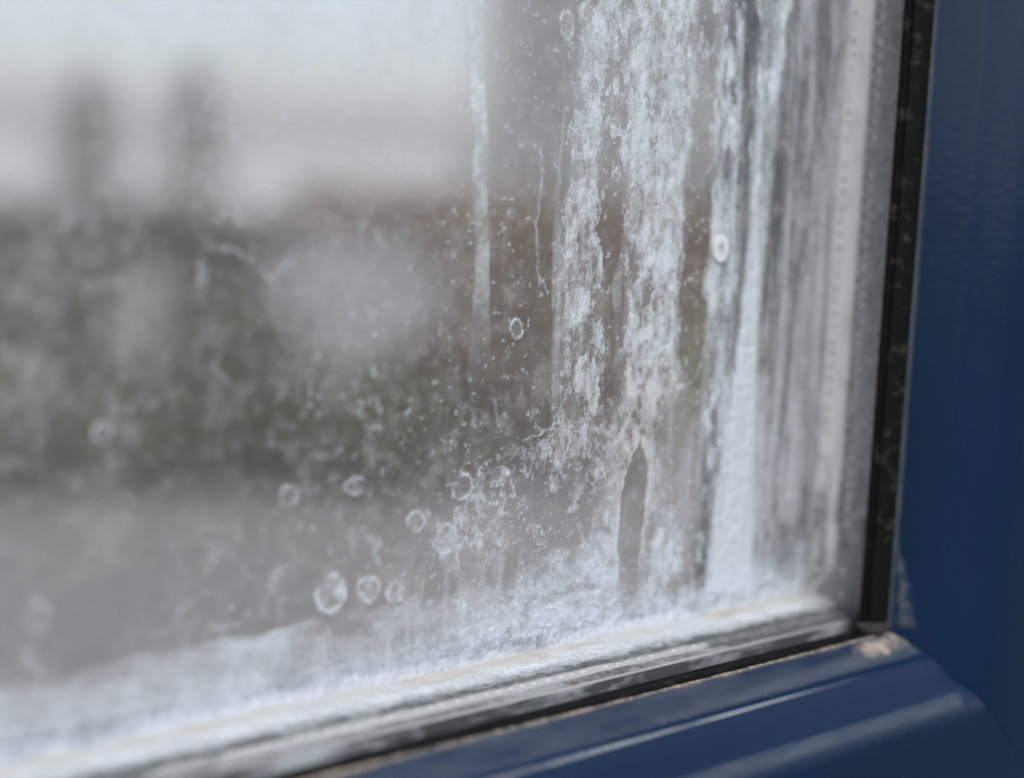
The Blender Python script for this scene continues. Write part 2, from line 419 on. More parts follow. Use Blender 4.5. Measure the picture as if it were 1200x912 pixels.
U = PP((-60, 812), (60, 792), (150, 770), (260, 750), (340, 735), (385, 716), (440, 708), (480, 697), (520, 700), (560, 690), (600, 672), (650, 650), (690, 632), (720, 655), (745, 685), (800, 675), (880, 655), (930, 640), (985, 630))
L = PP((985, 720), (900, 735), (700, 775), (500, 818), (300, 858), (-60, 940))
def f_band(x, z):
    wx, wz = warp(x, z, 1.0, 3.0, 3)
    wz = wz+sstep(-30, -5, x)*(4.5*(fbm(x, z, 5.5, 15, 5)-.5)+1.6*(fbm(x, z, 1.5, 17, 4, 1.5)-.5))
    sd = poly_sd(wx, wz, U+L)
    h = (z-SZ)                                         # height above the spacer
    n = fbm(x, z, 3.6, 21, 5, .55); n1 = fbm(x, z, 1.3, 22, 4, .8); nb = fbm(x, z, 11, 24, 4, .4)
    right = sstep(-25, 5, x)
    low = np.exp(-(np.clip(h-.5-3.0*(nb-.42), 0, 99)/1.25)**2)
    dep = np.clip(sd/5.5, -.5, 1)                      # depth below the ragged upper line
    lev = np.where(sd > -3, .18+.75*np.clip(dep, 0, 1)**.8+.9*(nb-.5)+.45*low+.30*(1-right)*sstep(0, 1.5, sd)+.18*sstep(-3, 0, sd)-.25*(sd < 0), 0)
    cA = crust(x, z, np.clip(lev, 0, 1.1), 611, 3.4, .62, .24, .36, .10)
    film = sstep(-.15-1.0*right, .6+2.2*right, sd+.8*(n-.5))*(.24+.95*np.clip(nb-.40, -.2, 1)+.35*(n-.5))*(1-.45*right)
    fade = np.clip(.25+.9*dep+1.2*(nb-.5), .08, 1)
    c = 1-(1-cA*(.22+.62*right)*fade)*(1-film)*(1-np.clip(low*(.35+1.05*n1), 0, .96))
    for hk, a_ in ((1.9, .40), (3.0, .30), (4.3, .22), (5.6, .16)):
        hh = h-hk-3.2*(fbm(x, z, 16, 26+int(hk*3), 4, .5)-.5)
        c = 1-(1-c)*(1-np.clip(a_*np.exp(-(hh/(.22+.3*n))**2)*np.clip(3*(n1-.33), 0, 1), 0, .9)*sstep(-.3, .8, sd))
    c += .22*rim_of(sd-.15, .2)*n1*(1-.7*right)
    x0, x1 = P(470, 690)[0], P(735, 650)[0]
    c = 1-(1-np.clip(c, 0, 1))*(1-runs(x, z, 700, 40, (x0, x1), (SZ+7, SZ+18), (SZ+1, SZ+4), (.2, .8), (.08, .34), .7, .6))
    x0, x1 = P(750, 650)[0], P(985, 650)[0]
    c = 1-(1-np.clip(c, 0, 1))*(1-runs(x, z, 760, 40, (x0, x1), (SZ+4, SZ+12), (SZ, SZ+2), (.3, 1.2), (.15, .5), .4, .5))
    c = 1-(1-np.clip(c, 0, 1))*(1-runs(x, z, 780, 60, (P(0, 800)[0]-4, P(470, 720)[0]), (SZ+4.5, SZ+11), (SZ+.5, SZ+3), (.25, 1.1), (.06, .26), .7, .6))
    tint = np.clip(np.exp(-((h-.2)/.8)**2)*1.0*fbm(x, z, 5, 8), 0, 1)
    return c, tint
patch('limescale_crust', (-60, 600, 985, 925), f_band, LIME, thick=.3, kind='stuff')

S1L = PP((548, -20), (547, 90), (554, 170), (556, 300), (552, 380), (548, 440), (556, 490)); S1R = PP((578, 480), (574, 430), (571, 380), (572, 300), (570, 170), (567, 90), (566, -20))
def f_s1(x, z):
    wx, wz = warp(x, z, .5, 5, 13); sd = poly_sd(wx, wz, S1L+S1R)
    fade = sstep(P(560, 495)[1], P(560, 250)[1], z)*(.55+.9*sstep(.35, .6, fbm(x, z, 2, 43, 4, 2)))
    top = sstep(P(560, 420)[1], P(560, 60)[1], z)
    return (sstep(0, .5, sd)*(.30+.32*top)+rim_of(sd-.12, .16)*(.28+.2*fbm(x, z, 1.5, 4)))*fade*(.7+.6*fbm(x, z, 4, 41, 4, 4))
patch('mineral_streak', (535, -20, 595, 510), f_s1, LIME_SOFT)

S2 = PP((694, -30), (688, 40), (676, 60), (682, 100), (672, 150), (662, 215), (654, 300), (657, 350), (664, 420), (663, 470), (648, 520), (690, 548), (718, 590), (700, 640), (690, 670), (760, 690), (800, 660), (790, 600), (772, 560), (758, 508), (792, 455), (788, 400), (797, 330), (796, 260), (792, 200), (803, 140), (818, 70), (806, -30))
H1 = PP((712, 150), (730, 168), (735, 230), (731, 300), (738, 380), (733, 470), (712, 500), (704, 440), (706, 330), (695, 270), (703, 200))
H2 = PP((749, 512), (758, 540), (757, 580), (750, 640), (744, 700), (727, 700), (723, 640), (726, 580), (737, 540))
def f_s2(x, z):
    wx, wz = warp(x, z, 1.6, 5.0, 23); sd = poly_sd(wx, wz, S2)
    hx, hz = warp(x, z, .9, 2.6, 27); s1 = poly_sd(hx, hz, H1)
    kx, kz = warp(x, z, .55, 1.6, 29); s2 = poly_sd(kx, kz, H2)
    n = fbm(x, z, 6.0, 61, 5, 2.6); n1 = fbm(x, z, 1.5, 62, 5, 1.4)
    dense = sstep(P(735, 0)[0], P(775, 0)[0], x)*sstep(P(760, 600)[1], P(760, 480)[1], z)
    up = sstep(P(700, 330)[1], P(700, 60)[1], z); dn = sstep(P(700, 430)[1], P(700, 520)[1], z)
    lev = .46*sstep(-1.8, 1.2, sd)+1.2*(n-.5)+.22*dense+.20*up+.04*dn
    lev *= sstep(-2.6, -.6, sd); lev -= .55*sstep(-.8, .9, s1)
    cA = crust(x, z, np.clip(lev, 0, 1.0), 631, 2.3, 1.9, .32, .78, .07)
    cB = crust(x, z, np.clip(lev*.8, 0, 1.0), 671, 1.3, 1.5, .16, .60, 0)
    c = 1-(1-cA)*(1-.75*cB)
    # the left run breaks up and trails down into the bottom scale
    tx, tz = warp(x, z, 1.2, 4, 73); st = poly_sd(tx, tz, PP((655, 440), (712, 470), (724, 560), (716, 680), (640, 690), (660, 600), (650, 520)))
    cT = crust(x, z, np.clip(.52*sstep(-1.5, 1.5, st)+.7*(n-.5), 0, .8)*sstep(-1.6, 0, st), 693, 2.0, 1.5, .16, .6, .05)
    c = 1-(1-c)*(1-.85*cT)
    rr = runs(x, z, 800, 24, (P(655, 200)[0], P(700, 200)[0]), (P(700, 330)[1], P(700, -60)[1]), (P(680, 560)[1], P(680, 250)[1]), (.2, .8), (.06, .26), .8, .9)
    r2 = runs(x, z, 860, 30, (P(735, 200)[0], P(805, 200)[0]), (P(770, 250)[1], P(770, -60)[1]), (P(770, 500)[1], P(770, 200)[1]), (.2, .9), (.06, .26), .8, .9)
    r3 = runs(x, z, 920, 34, (P(690, 600)[0], P(805, 600)[0]), (P(740, 560)[1], P(740, 430)[1]), (P(740, 720)[1], P(740, 600)[1]), (.2, .7), (.08, .32), .7, .5)
    c = 1-(1-c)*(1-rr)*(1-r2)*(1-r3)
    hole = sstep(-.12, .12, s2)
    c = c*(1-.93*hole)+.85*rim_of(s2+.20, .15)*np.clip(3.0*(n1-.40), 0, 1)
    t2 = .45*sstep(P(760, 430)[1]+3, P(760, 470)[1], z)*sstep(P(740, 620)[1], P(740, 560)[1], z)
    return c, t2*n
patch('mineral_streak', (630, -30, 835, 715), f_s2, LIME, dx=.12, dz=.095, thick=.16)

S3 = PP((838, -30), (836, 60), (833, 150), (834, 240), (828, 330), (829, 420), (822, 520), (815, 660), (838, 690), (852, 560), (862, 420), (864, 300), (862, 200), (868, 90), (872, -30))
def f_s3(x, z):
    wx, wz = warp(x, z, .7, 3, 33); sd = poly_sd(wx, wz, S3)
    n = fbm(x, z, 5.0, 71, 5, 3.0)
    low = sstep(P(840, 300)[1], P(840, 420)[1], z)
    lev = (.62+1.1*(n-.5)-.22*low)*sstep(-1.0, .8, sd)
    cA = crust(x, z, np.clip(lev, 0, 1), 641, 1.9, 2.4, .30, .55, .12)
    rr = runs(x, z, 1000, 26, (P(836, 200)[0], P(872, 200)[0]), (P(850, 300)[1], P(850, -60)[1]), (P(830, 690)[1], P(830, 250)[1]), (.2, .8), (.1, .36), .7, .6)
    return 1-(1-cA)*(1-rr)
patch('mineral_streak', (800, -30, 890, 700), f_s3, LIME, dx=.13, dz=.1, thick=.16)

S4 = PP((884, 180), (872, 300), (862, 400), (846, 500), (832, 600), (822, 700), (884, 700), (884, 600), (886, 520), (888, 400), (894, 300), (898, 180))
def f_s4(x, z):
    wx, wz = warp(x, z, .35, 3.5, 43); sd = poly_sd(wx, wz, S4)
    fade = sstep(P(880, 190)[1], P(880, 330)[1], z)
    wx = wx+.8*(fbm(x, z, 1.2, 83, 3, 12)-.5)
    st = fbm(x, z, .9, 81, 4, 14)
    return sstep(-.3, 1.4, sd+.8*(st-.5))*(.55+.6*fade)*sstep(P(880, 175)[1], P(880, 250)[1], z)*(.75+.5*(st-.3))
patch('mineral_streak', (800, 170, 915, 700), f_s4, LIME_SOFT, thick=.3)

S5 = PP((890, -30), (884, 60), (880, 160), (874, 260), (880, 330), (892, 330), (900, 240), (912, 120), (932, -30))
def f_s5(x, z):
    wx, wz = warp(x, z, .6, 4, 53); sd = poly_sd(wx, wz, S5)
    n = fbm(x, z, 4, 85, 5, 4)
    return crust(x, z, np.clip((.55+1.1*(n-.5))*sstep(-1.0, 1.0, sd), 0, 1), 651, 2.0, 3.5, .32, .4, .12)
patch('mineral_streak', (850, -30, 950, 345), f_s5, LIME, thick=.35)

def f_right(x, z):
    xa = P(872, 300)[0]
    n = fbm(x, z, 1.6, 91, 5, 16); n2 = fbm(x, z, 3.2, 93, 4, 2.0); n3 = fbm(x, z, .7, 95, 4, 20); n4 = fbm(x, z, 1.1, 96, 4, 1.5)
    m = sstep(xa-1.5, xa+2.5, x)
    c = m*np.clip(.15+1.3*(n-.42)+.6*(n3-.45)+.5*(n2-.5)+.35*(n4-.5), .03, .9)
    r1 = runs(x, z, 1100, 60, (xa-2, SX+.5), (20, 70), (-34, 20), (.25, 1.0), (.1, .4), .3, .35)
    r2 = runs(x, z, 1160, 30, (xa-2, SX), (-15, 5), (-36, -26), (.3, 1.2), (.12, .42), .3, .35)
    c = 1-(1-np.clip(c, 0, 1))*(1-r1*m)*(1-r2*m)
    return c, .10*n2
patch('streaky_scale', (860, -40, 1010, 720), f_right, LIME_SOFT, thick=.25, kind='stuff')

def f_specks(x, z):                    # scattered crystals and bead chains on the clear glass between the streaks
    n = ridge(x, z, 2.6, 101, 4); big = fbm(x, z, 9, 103, 3); sp_ = fbm(x, z, .8, 105, 3)
    px_zone = sstep(P(430, 500)[0], P(560, 500)[0], x)*sstep(P(760, 400)[0], P(690, 400)[0], x)
    low = sstep(P(560, 430)[1], P(560, 640)[1], z)
    c = px_zone*low*(1.5*np.clip(n-.50, 0, 1)*sstep(.35, .6, big)+.16*low*big)
    c += .9*sstep(.70, .80, sp_)*sstep(P(350, 0)[0], P(560, 0)[0], x)*.5
    for pts, wd, a in (([(632, 170), (636, 205), (627, 262), (630, 320), (642, 345)], .22, .55), ([(652, 160), (650, 190), (656, 215)], .2, .5),
                       ([(795, 125), (799, 180), (795, 232), (799, 300), (792, 360), (793, 425), (803, 456), (816, 440), (827, 400)], .15, .8),
                       ([(612, 516), (645, 503), (655, 480), (663, 458)], .12, .8), ([(645, 503), (690, 507)], .12, .6), ([(642, 510), (637, 552)], .12, .6),
                       ([(585, 580), (594, 552), (602, 580)], .18, .6), ([(578, 470), (584, 500)], .25, .4), ([(610, 335), (625, 300)], .2, .2),
                       ([(520, 660), (530, 625), (545, 610)], .5, .35), ([(560, 650), (590, 655), (580, 630)], .35, .45), ([(430, 632), (446, 638)], .4, .5)):
        wx, wz = warp(x, z, .35, 1.3, 107)
        d, t = seg_dist(wx, wz, PP(*pts)); c += a*np.exp(-(d/wd)**2)*(.25+1.2*np.clip(fbm(x, z, .9, 109, 3)-.25, 0, 1))
    zone = sstep(P(470, 560)[0], P(560, 560)[0], x)*sstep(P(720, 560)[0], P(650, 560)[0], x)*sstep(P(560, 440)[1], P(560, 640)[1], z)
    c = 1-(1-np.clip(c, 0, 1))*(1-.8*crust(x, z, np.clip(zone*(.34+1.1*(big-.5)), 0, .8), 661, 1.9, 1.2, .12, .62, .04))
    # faint scale between the two right-hand streaks
    wx, wz = warp(x, z, .8, 2, 111)
    sd = poly_sd(wx, wz, PP((806, 60), (833, 70), (832, 150), (800, 190))); c += .3*sstep(-.2, .6, sd)*fbm(x, z, 1.5, 113)
    sd = poly_sd(wx, wz, PP((770, 470), (800, 455), (826, 450), (824, 660), (800, 670), (770, 600))); c += .28*sstep(-.2, .9, sd)*fbm(x, z, 2.0, 115)
    return c
patch('scale_specks', (380, -30, 840, 700), f_specks, LIME, dx=.2, dz=.15, thick=.2, kind='stuff')

def f_specks_left(x, z):
    n = fbm(x, z, 1.1, 121, 4); big = fbm(x, z, 12, 123, 4); v = lace(x, z, 4.5, 125, .014, 1.6)
    return .34*sstep(.62, .74, n)*sstep(.40, .6, big)+.20*v*sstep(.45, .65, big)*np.clip(2*(n-.25), 0, 1)
patch('scale_specks', (-40, -30, 440, 800), f_specks_left, LIME_SOFT, dx=.26, dz=.22, thick=.1, kind='stuff')
def wisp(pts, wd, a, seed, box_):
    def fn(x, z):
        wx, wz = warp(x, z, .8, 3.0, seed); d, t = seg_dist(wx, wz, PP(*pts))
        nn = fbm(x, z, 1.5, seed+1, 4); vein = lace(x, z, 1.8, seed+5, .04)
        return 1.35*a*(np.exp(-(d/(wd*.30))**2)*np.clip(.2+1.6*(nn-.35), 0, 1)+.55*np.exp(-(d/(wd*2.6))**2)*np.clip(vein*1.2*(nn-.15), 0, 1))
    patch('dried_trickle', box_, fn, LIME_SOFT, dx=.25, dz=.2, thick=.15)
wisp([(400, 108), (412, 82), (435, 74), (452, 96), (492, 92), (540, 106)], .55, .5, 201, (380, 50, 560, 130))
wisp([(68, 322), (110, 335), (150, 332), (172, 300), (140, 190)], .9, .26, 203, (40, 170, 220, 360))
wisp([(232, 330), (234, 290), (262, 292), (300, 305), (318, 330), (335, 305)], .6, .55, 205, (205, 260, 360, 350))
wisp([(238, 310), (246, 360), (252, 430), (268, 450)], .55, .4, 207, (215, 290, 300, 470))
wisp([(152, 360), (146, 410), (134, 470), (132, 500)], .6, .4, 209, (105, 340, 190, 520))
wisp([(60, 470), (30, 560)], .7, .2, 211, (0, 440, 90, 590))
wisp([(125, 530), (130, 570), (160, 590)], .7, .35, 213, (90, 515, 190, 610))
wisp([(44, 745), (30, 770), (52, 790)], .9, .45, 215, (0, 725, 95, 810))
wisp([(150, 745), (156, 770)], .5, .4, 217, (125, 730, 190, 790))
wisp([(200, 640), (215, 690), (205, 730)], 1.4, .22, 219, (160, 610, 270, 750))
wisp([(270, 650), (300, 690), (330, 660)], 1.2, .16, 221, (240, 620, 370, 720))

RINGS = [  # px, py, half width, half height, ring strength, fill
    (663, 30, 9, 19, .75, .12), (337, 582, 12, 14, .7, .1), (540, 570, 13, 16, .8, .08), (485, 610, 11, 14, .6, .15),
    (386, 696, 20, 25, .95, .18), (430, 690, 15, 18, .6, .25), (460, 694, 12, 15, .65, .3), (118, 507, 12, 13, .8, .1),
    (42, 722, 17, 21, .5, .12), (602, 384, 9, 13, .75, .1), (308, 152, 14, 10, .55, .05), (415, 570, 15, 11, .5, .12),
    (520, 632, 14, 20, .45, .2), (640, 722, 16, 14, .6, .2), (690, 716, 13, 11, .6, .2)]
for k, (px, py, hw, hh, a, fl) in enumerate(RINGS):
    c0 = P(px, py); rx = abs(P(px+hw, py)[0]-P(px-hw, py)[0])/2; rz = abs(P(px, py+hh)[1]-P(px, py-hh)[1])/2
    def fn(x, z, c0=c0, rx=rx, rz=rz, a=a, fl=fl, k=k):
        wx, wz = warp(x, z, .38, 1.5, 300+k)
        q = np.hypot((wx-c0[0])/rx, (wz-c0[1])/rz)
        ang = np.arctan2(z-c0[1], x-c0[0])
        r = .85*a*np.exp(-((q-.84)/(.09+.10*vnoise(np.cos(ang)*2, np.sin(ang)*2, 1.0, 370+k)))**2)*np.clip(2.4*(fbm(x, z, 1.3, 330+k, 3)-.18), 0.05, 1.15)+fl*sstep(1, .7, q)*np.clip(2.6*(fbm(x, z, .8, 350+k)-.25), 0, 1)*1.7
        if k == 4: r = r+.9*np.exp(-(np.hypot(x-P(395, 693)[0], z-P(395, 693)[1])/.65)**2)
        return r
    patch('drying_ring', (px-hw*1.5, py-hh*1.5, px+hw*1.5, py+hh*1.5), fn, LIME_RING, dx=.1, dz=.09, thick=.3)
c0 = P(842, 291); sx_ = abs(P(851, 291)[0]-P(833, 291)[0])/2; sz_ = abs(P(842, 308)[1]-P(842, 274)[1])/2
def f_spot(x, z):
    wx, wz = warp(x, z, .12, 1.0, 401); q = np.hypot((wx-c0[0])/sx_, (wz-c0[1])/sz_)
    return sstep(1.04, .9, q)*(1-.97*np.exp(-(q/.30)**2))*(.9+.3*np.exp(-((q-.8)/.15)**2))
patch('mineral_spot', (828, 268, 856, 314), f_spot, mat_lime('limescale_white', 1500, .2, 0, (.95, .96, .97)), dx=.07, dz=.06, thick=.12)

# ------------------------------------------------------------------ grime on the spacer, along the gasket and in the corner, highlights painted on the bead
def sheet(name, x0, x1, nx, y_of, nz, fn, mat, parent, pos):
    """thin layer lying on a rail: u along, v across"""
    uu, vv = np.meshgrid(np.linspace(x0, x1, nx), np.linspace(0, 1, nz)); u, v = uu.ravel(), vv.ravel()
    cov, tint, hgt = fn(u, v); cov = np.clip(cov, 0, 1)
    co = pos(u, v, hgt*cov)*MM
    idx = np.arange(nx*nz).reshape(nz, nx)
    q = np.stack([idx[:-1, :-1].ravel(), idx[:-1, 1:].ravel(), idx[1:, 1:].ravel(), idx[1:, :-1].ravel()], 1)
    q = q[cov[q].max(1) > .015]
    used = np.unique(q); remap = np.full(nx*nz, -1); remap[used] = np.arange(len(used)); q = remap[q]
    me = bpy.data.meshes.new(name); co = co[used]
    me.vertices.add(len(co)); me.vertices.foreach_set('co', co.astype(np.float32).ravel())
    me.loops.add(q.size); me.loops.foreach_set('vertex_index', q.ravel().astype(np.int32))
    me.polygons.add(len(q)); me.polygons.foreach_set('loop_start', np.arange(0, q.size, 4, dtype=np.int32))
    me.polygons.foreach_set('use_smooth', np.ones(len(q), bool)); me.update(calc_edges=True); me.validate()
    for an, arr in (('cover', cov), ('tint', np.clip(tint, 0, 1))):
        a_ = me.attributes.new(an, 'FLOAT', 'POINT'); a_.data.foreach_set('value', arr[used].astype(np.float32))
    me.materials.append(mat); o = bpy.data.objects.new(name, me); scene.collection.objects.link(o); o.parent = parent
    o['kind'] = 'stuff'; return o
def f_sp_bottom(u, v):                 # v 0 at the far pane, 1 at the near pane
    n = fbm(u, v*11, 3.0, 501, 5, .5); n2 = fbm(u, v*11, 9, 503, 4)
    far = sstep(.62, .18, v+.5*(n-.5))
    c = far*(.95+.5*(n-.5))+.55*sstep(.52, .66, n)*sstep(.9, .3, v)
    c += .35*sstep(.70, .8, v)*sstep(.4, .62, n2)
    return c, sstep(.38, .02, v)*.9*n2+.05, .35+.5*far
sheet('spacer_grime', -95, SX-.2, 900, None, 70, f_sp_bottom, LIME, spacers[0],
      lambda u, v, h: np.stack([u, -4.15-v*11.6, SZ+.03+h], 1))
MOULD = mat_lime('mould', 1100, 1.5, .1, (.09, .097, .105), (.14, .12, .09))
def f_mould(u, v):
    strip = sstep(P(420, 800)[0]-4, P(420, 800)[0]+8, u)*sstep(P(760, 780)[0]+3, P(760, 780)[0]-3, u)
    n = fbm(u, v*11, 4.0, 541, 5, .4); n2 = fbm(u, v*11, 14, 543, 3, .5)
    c = sstep(.36, .46, v+.35*(n-.5))*sstep(.66, .60, v+.12*(n-.5))*(.75*n+.55*n2)
    c += sstep(.80, .86, v+.1*(n-.5))*(.5*n+.45*n2)
    c += (1-strip)*.55*sstep(.5, .62, v)*sstep(.42, .55, n2+.3*(n-.5))
    return c*.95, .2*n, .15+0*n
sheet('spacer_mould', -95, SX-.2, 900, None, 70, f_mould, MOULD, spacers[0],
      lambda u, v, h: np.stack([u, -4.15-v*11.6, SZ+.05+h], 1))
def f_sp_side(u, v):
    n = fbm(u, v*11, 3.0, 511, 5, .4)
    c = .6*sstep(.50, .62, n)*sstep(-10, -28, u)+.8*sstep(-22, -33, u)*n+.10*sstep(.5, .7, n)+.42*sstep(.33, .40, v)
    return c, .45*n, .3+0*n
sheet('spacer_grime', SZ+.1, 75, 500, None, 50, f_sp_side, GREY_GRIME, spacers[1],
      lambda u, v, h: np.stack([SX-.03-h, -4.15-v*11.6, u], 1))
def ledge(v):                          # along the bead's ledge from the gasket to the edge
    Y = np.interp(v, [0, .15, .6, 1], [-23.3, -24.2, -26.5, -28.2]); Z = np.interp(v, [0, .15, .6, 1], [-35.0, -35.25, -36.35, -37.3]); X = np.interp(v, [0, .15, .6, 1], [53.0, 53.4, 55.0, 56.2])
    return X, Y, Z
def f_dirt(u, v):
    n = fbm(u, v*6, 4.0, 521, 5); n2 = fbm(u, v*6, 1.2, 523, 4)
    line = sstep(.13+.13*(n-.5), .04, v)*(.55+.9*(n-.3))
    pc = np.hypot((u-(47.5+4*(n2-.5)))/4.6, (v-(.45+.3*(n-.5)))/.34)
    c = .55*line*(.3+1.2*n2)+.9*sstep(1.15, .2, pc)*(.1+1.4*n2)
    c += .10*sstep(.55, .75, n)*sstep(.5, .1, v)*n2
    c += .7*sstep(50.5, 53, u)*sstep(.75, .3, v)*n2
    return c, .25+.7*n, .22+0*n
sheet('gasket_dirt', -95, 54.5, 1000, None, 50, f_dirt, GRIME, beads[0],
      lambda u, v, h: np.stack([u, ledge(v)[1], ledge(v)[2]+.03+h], 1))
DUST_SHEEN = mat_lime('dust_sheen', 700, .25, 0, (.55, .60, .68), (.5, .45, .38))  # pale film for ledge dust and for highlights painted on the bead
def f_dust_sheen(u, v):  # dust that also carries the ledge's sky sheen as colour
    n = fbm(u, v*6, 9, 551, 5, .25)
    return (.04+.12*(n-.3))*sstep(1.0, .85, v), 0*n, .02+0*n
sheet('ledge_dust_sheen', -95, 54.5, 300, None, 20, f_dust_sheen, DUST_SHEEN, beads[0],
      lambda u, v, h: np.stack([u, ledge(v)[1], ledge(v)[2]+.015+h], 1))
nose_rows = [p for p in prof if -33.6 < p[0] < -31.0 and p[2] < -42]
def f_nose(u, v):  # soft highlight band painted pale along the bead's nose
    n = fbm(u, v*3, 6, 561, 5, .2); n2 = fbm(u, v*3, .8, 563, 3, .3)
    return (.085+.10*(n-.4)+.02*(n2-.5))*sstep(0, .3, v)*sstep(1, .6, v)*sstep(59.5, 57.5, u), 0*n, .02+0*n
sheet('nose_highlight', -60, 60.5, 400, None, 14, f_nose, DUST_SHEEN, beads[0],
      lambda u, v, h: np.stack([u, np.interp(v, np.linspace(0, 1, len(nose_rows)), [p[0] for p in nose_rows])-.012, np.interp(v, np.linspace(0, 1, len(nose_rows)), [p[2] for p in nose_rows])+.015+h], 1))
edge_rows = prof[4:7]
def f_edge(u, v):  # thin pale line painted as the highlight on the ledge's edge
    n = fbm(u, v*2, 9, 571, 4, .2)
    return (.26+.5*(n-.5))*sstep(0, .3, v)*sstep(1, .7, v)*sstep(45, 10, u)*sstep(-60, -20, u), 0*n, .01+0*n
sheet('edge_highlight', -60, 46, 300, None, 8, f_edge, DUST_SHEEN, beads[0],
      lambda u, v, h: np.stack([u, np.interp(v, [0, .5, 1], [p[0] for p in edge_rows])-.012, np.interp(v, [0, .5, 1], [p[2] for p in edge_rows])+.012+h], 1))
def f_dirt2(u, v):
    n = fbm(u, v*6, 3.0, 531, 5); n2 = fbm(u, v*6, 1.0, 533, 4)
    line = .22*sstep(.14, .03, v)*(.4+n)
    tri = (v-.10)/(.50*np.clip((-21-u)/12, .02, 1))      # widens towards the corner
    c = line+.40*sstep(-20, -27, u)*sstep(-34.4, -32.5, u)*sstep(-.1, .25, tri+.8*(n-.5))*sstep(1.2, .3, tri+1.4*(n-.5))*np.clip(1.3*(n2-.15), 0, 1)
    return c, .3*n, .08+0*n
sheet('gasket_dirt', -34.5, 75, 700, None, 40, f_dirt2, GREY_GRIME, beads[1],
      lambda u, v, h: np.stack([ledge(v)[0]-.03-h, ledge(v)[1], u], 1))

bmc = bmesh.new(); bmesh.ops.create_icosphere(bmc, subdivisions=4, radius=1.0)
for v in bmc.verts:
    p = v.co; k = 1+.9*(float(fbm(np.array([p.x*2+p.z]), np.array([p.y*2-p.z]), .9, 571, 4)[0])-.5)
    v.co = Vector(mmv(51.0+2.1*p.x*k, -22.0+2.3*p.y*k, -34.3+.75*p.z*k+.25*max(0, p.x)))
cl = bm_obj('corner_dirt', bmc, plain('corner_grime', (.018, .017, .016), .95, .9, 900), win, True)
# ------------------------------------------------------------------ outdoors behind the glass
def mat_ground(name, a, b, scale, rough=.9):
    m = Mat(name); n = m.noise(scale, 6); n2 = m.noise(scale*14, 4)
    c = m.mixc(n, a, b); c = m.mixc(m.math('MULTIPLY', n2, .5), c, tuple(x*.6 for x in a))
    return m.done(m.principled(c, rough, m.bump(n2, .5, .02)).outputs[0])
LAWN = mat_ground('lawn_grass', (.060, .070, .025), (.11, .105, .045), .5)
TAR = mat_ground('tarmac', (.150, .144, .138), (.215, .207, .199), .7)
g = mesh_obj('lawn', [(-400, -400, 0), (400, -400, 0), (400, 600, 0), (-400, 600, 0)], [(0, 1, 2, 3)], LAWN); g['kind'] = 'structure'
edge = [ground_hit(x, y) for x, y in ((-1500, 660), (-500, 622), (0, 604), (250, 575), (480, 535), (620, 520), (900, 520), (1600, 540))]
near = [ground_hit(x, 3200) for x in (-1500, -500, 0, 250, 480, 620, 900, 1600)]
vv = [(p.x, p.y, .004) for p in edge]+[(p.x, p.y, .004) for p in near]; ne = len(edge)
dr = mesh_obj('driveway', vv, [(i, ne+i, ne+i+1, i+1) for i in range(ne-1)], TAR); dr['kind'] = 'structure'

def leaf_mat(name, a, b):
    m = Mat(name); n = m.noise(3.0, 4); c = m.mixc(m.ramp(n, [(.3, 0), (.7, 1)]), a, b)
    p = m.principled(c, .6, spec=.25); return m.done(p.outputs[0])
def leaves(name, pts, size, mat, parent):
    n = len(pts); r = np.random.default_rng(n)
    a = r.normal(size=(n, 3)); a /= np.linalg.norm(a, axis=1)[:, None]
    b = np.cross(a, r.normal(size=(n, 3))); b /= np.linalg.norm(b, axis=1)[:, None]
    s = size*r.uniform(.6, 1.3, (n, 1)); p = np.asarray(pts)
    v = np.stack([p-a*s, p+b*s*.45, p+a*s, p-b*s*.45], 1).reshape(-1, 3)
    return mesh_obj(name, v.tolist(), [(4*i, 4*i+1, 4*i+2, 4*i+3) for i in range(n)], mat, parent)
def tube(name, path, rad, mat, parent):
    bm = bmesh.new(); rings = []
    for (p, r) in zip(path, rad):
        rings.append([bm.verts.new((p[0]+r*math.cos(k*math.pi/4), p[1]+r*math.sin(k*math.pi/4), p[2])) for k in range(8)])
    for a, b in zip(rings, rings[1:]):
        for k in range(8): bm.faces.new((a[k], a[(k+1) % 8], b[(k+1) % 8], b[k]))
    bm.faces.new(rings[-1]); return bm_obj(name, bm, mat, parent, True)
BARK = plain('bark', (.09, .07, .05), .9)
CON = leaf_mat('conifer_needles', (.030, .036, .022), (.055, .060, .040))
OLV = leaf_mat('olive_leaves', (.048, .050, .028), (.085, .084, .048))
PALE = leaf_mat('pale_leaves', (.30, .30, .28), (.45, .45, .43))
BRN = leaf_mat('brown_leaves', (.12, .092, .072), (.18, .138, .108))
CON2 = leaf_mat('hazy_conifer', (.07, .075, .06), (.11, .115, .095))  # needle colour paled to carry haze
def conifer(px, depth, py_top, wpx, label):
    b = on_ground(px, depth); h = height(px, py_top, depth); rad = wpx/FPX*depth/2
    t = empty('conifer_tree', label, 'tree', b, group='slim conifers beyond the lawn')
    r = np.random.default_rng(int(px)); n = 1100; zz = r.random(n)**.8*.95+.05
    rr = rad*1.7*(1.03-zz)**.75*np.sqrt(r.random(n))*(1+.25*np.sin(zz*23+px)); th = r.random(n)*6.283
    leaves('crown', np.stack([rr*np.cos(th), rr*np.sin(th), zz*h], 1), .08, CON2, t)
    tube('trunk', [(0, 0, 0), (0, 0, h*.5), (0, 0, h*.92)], [.08, .05, .015], BARK, t)
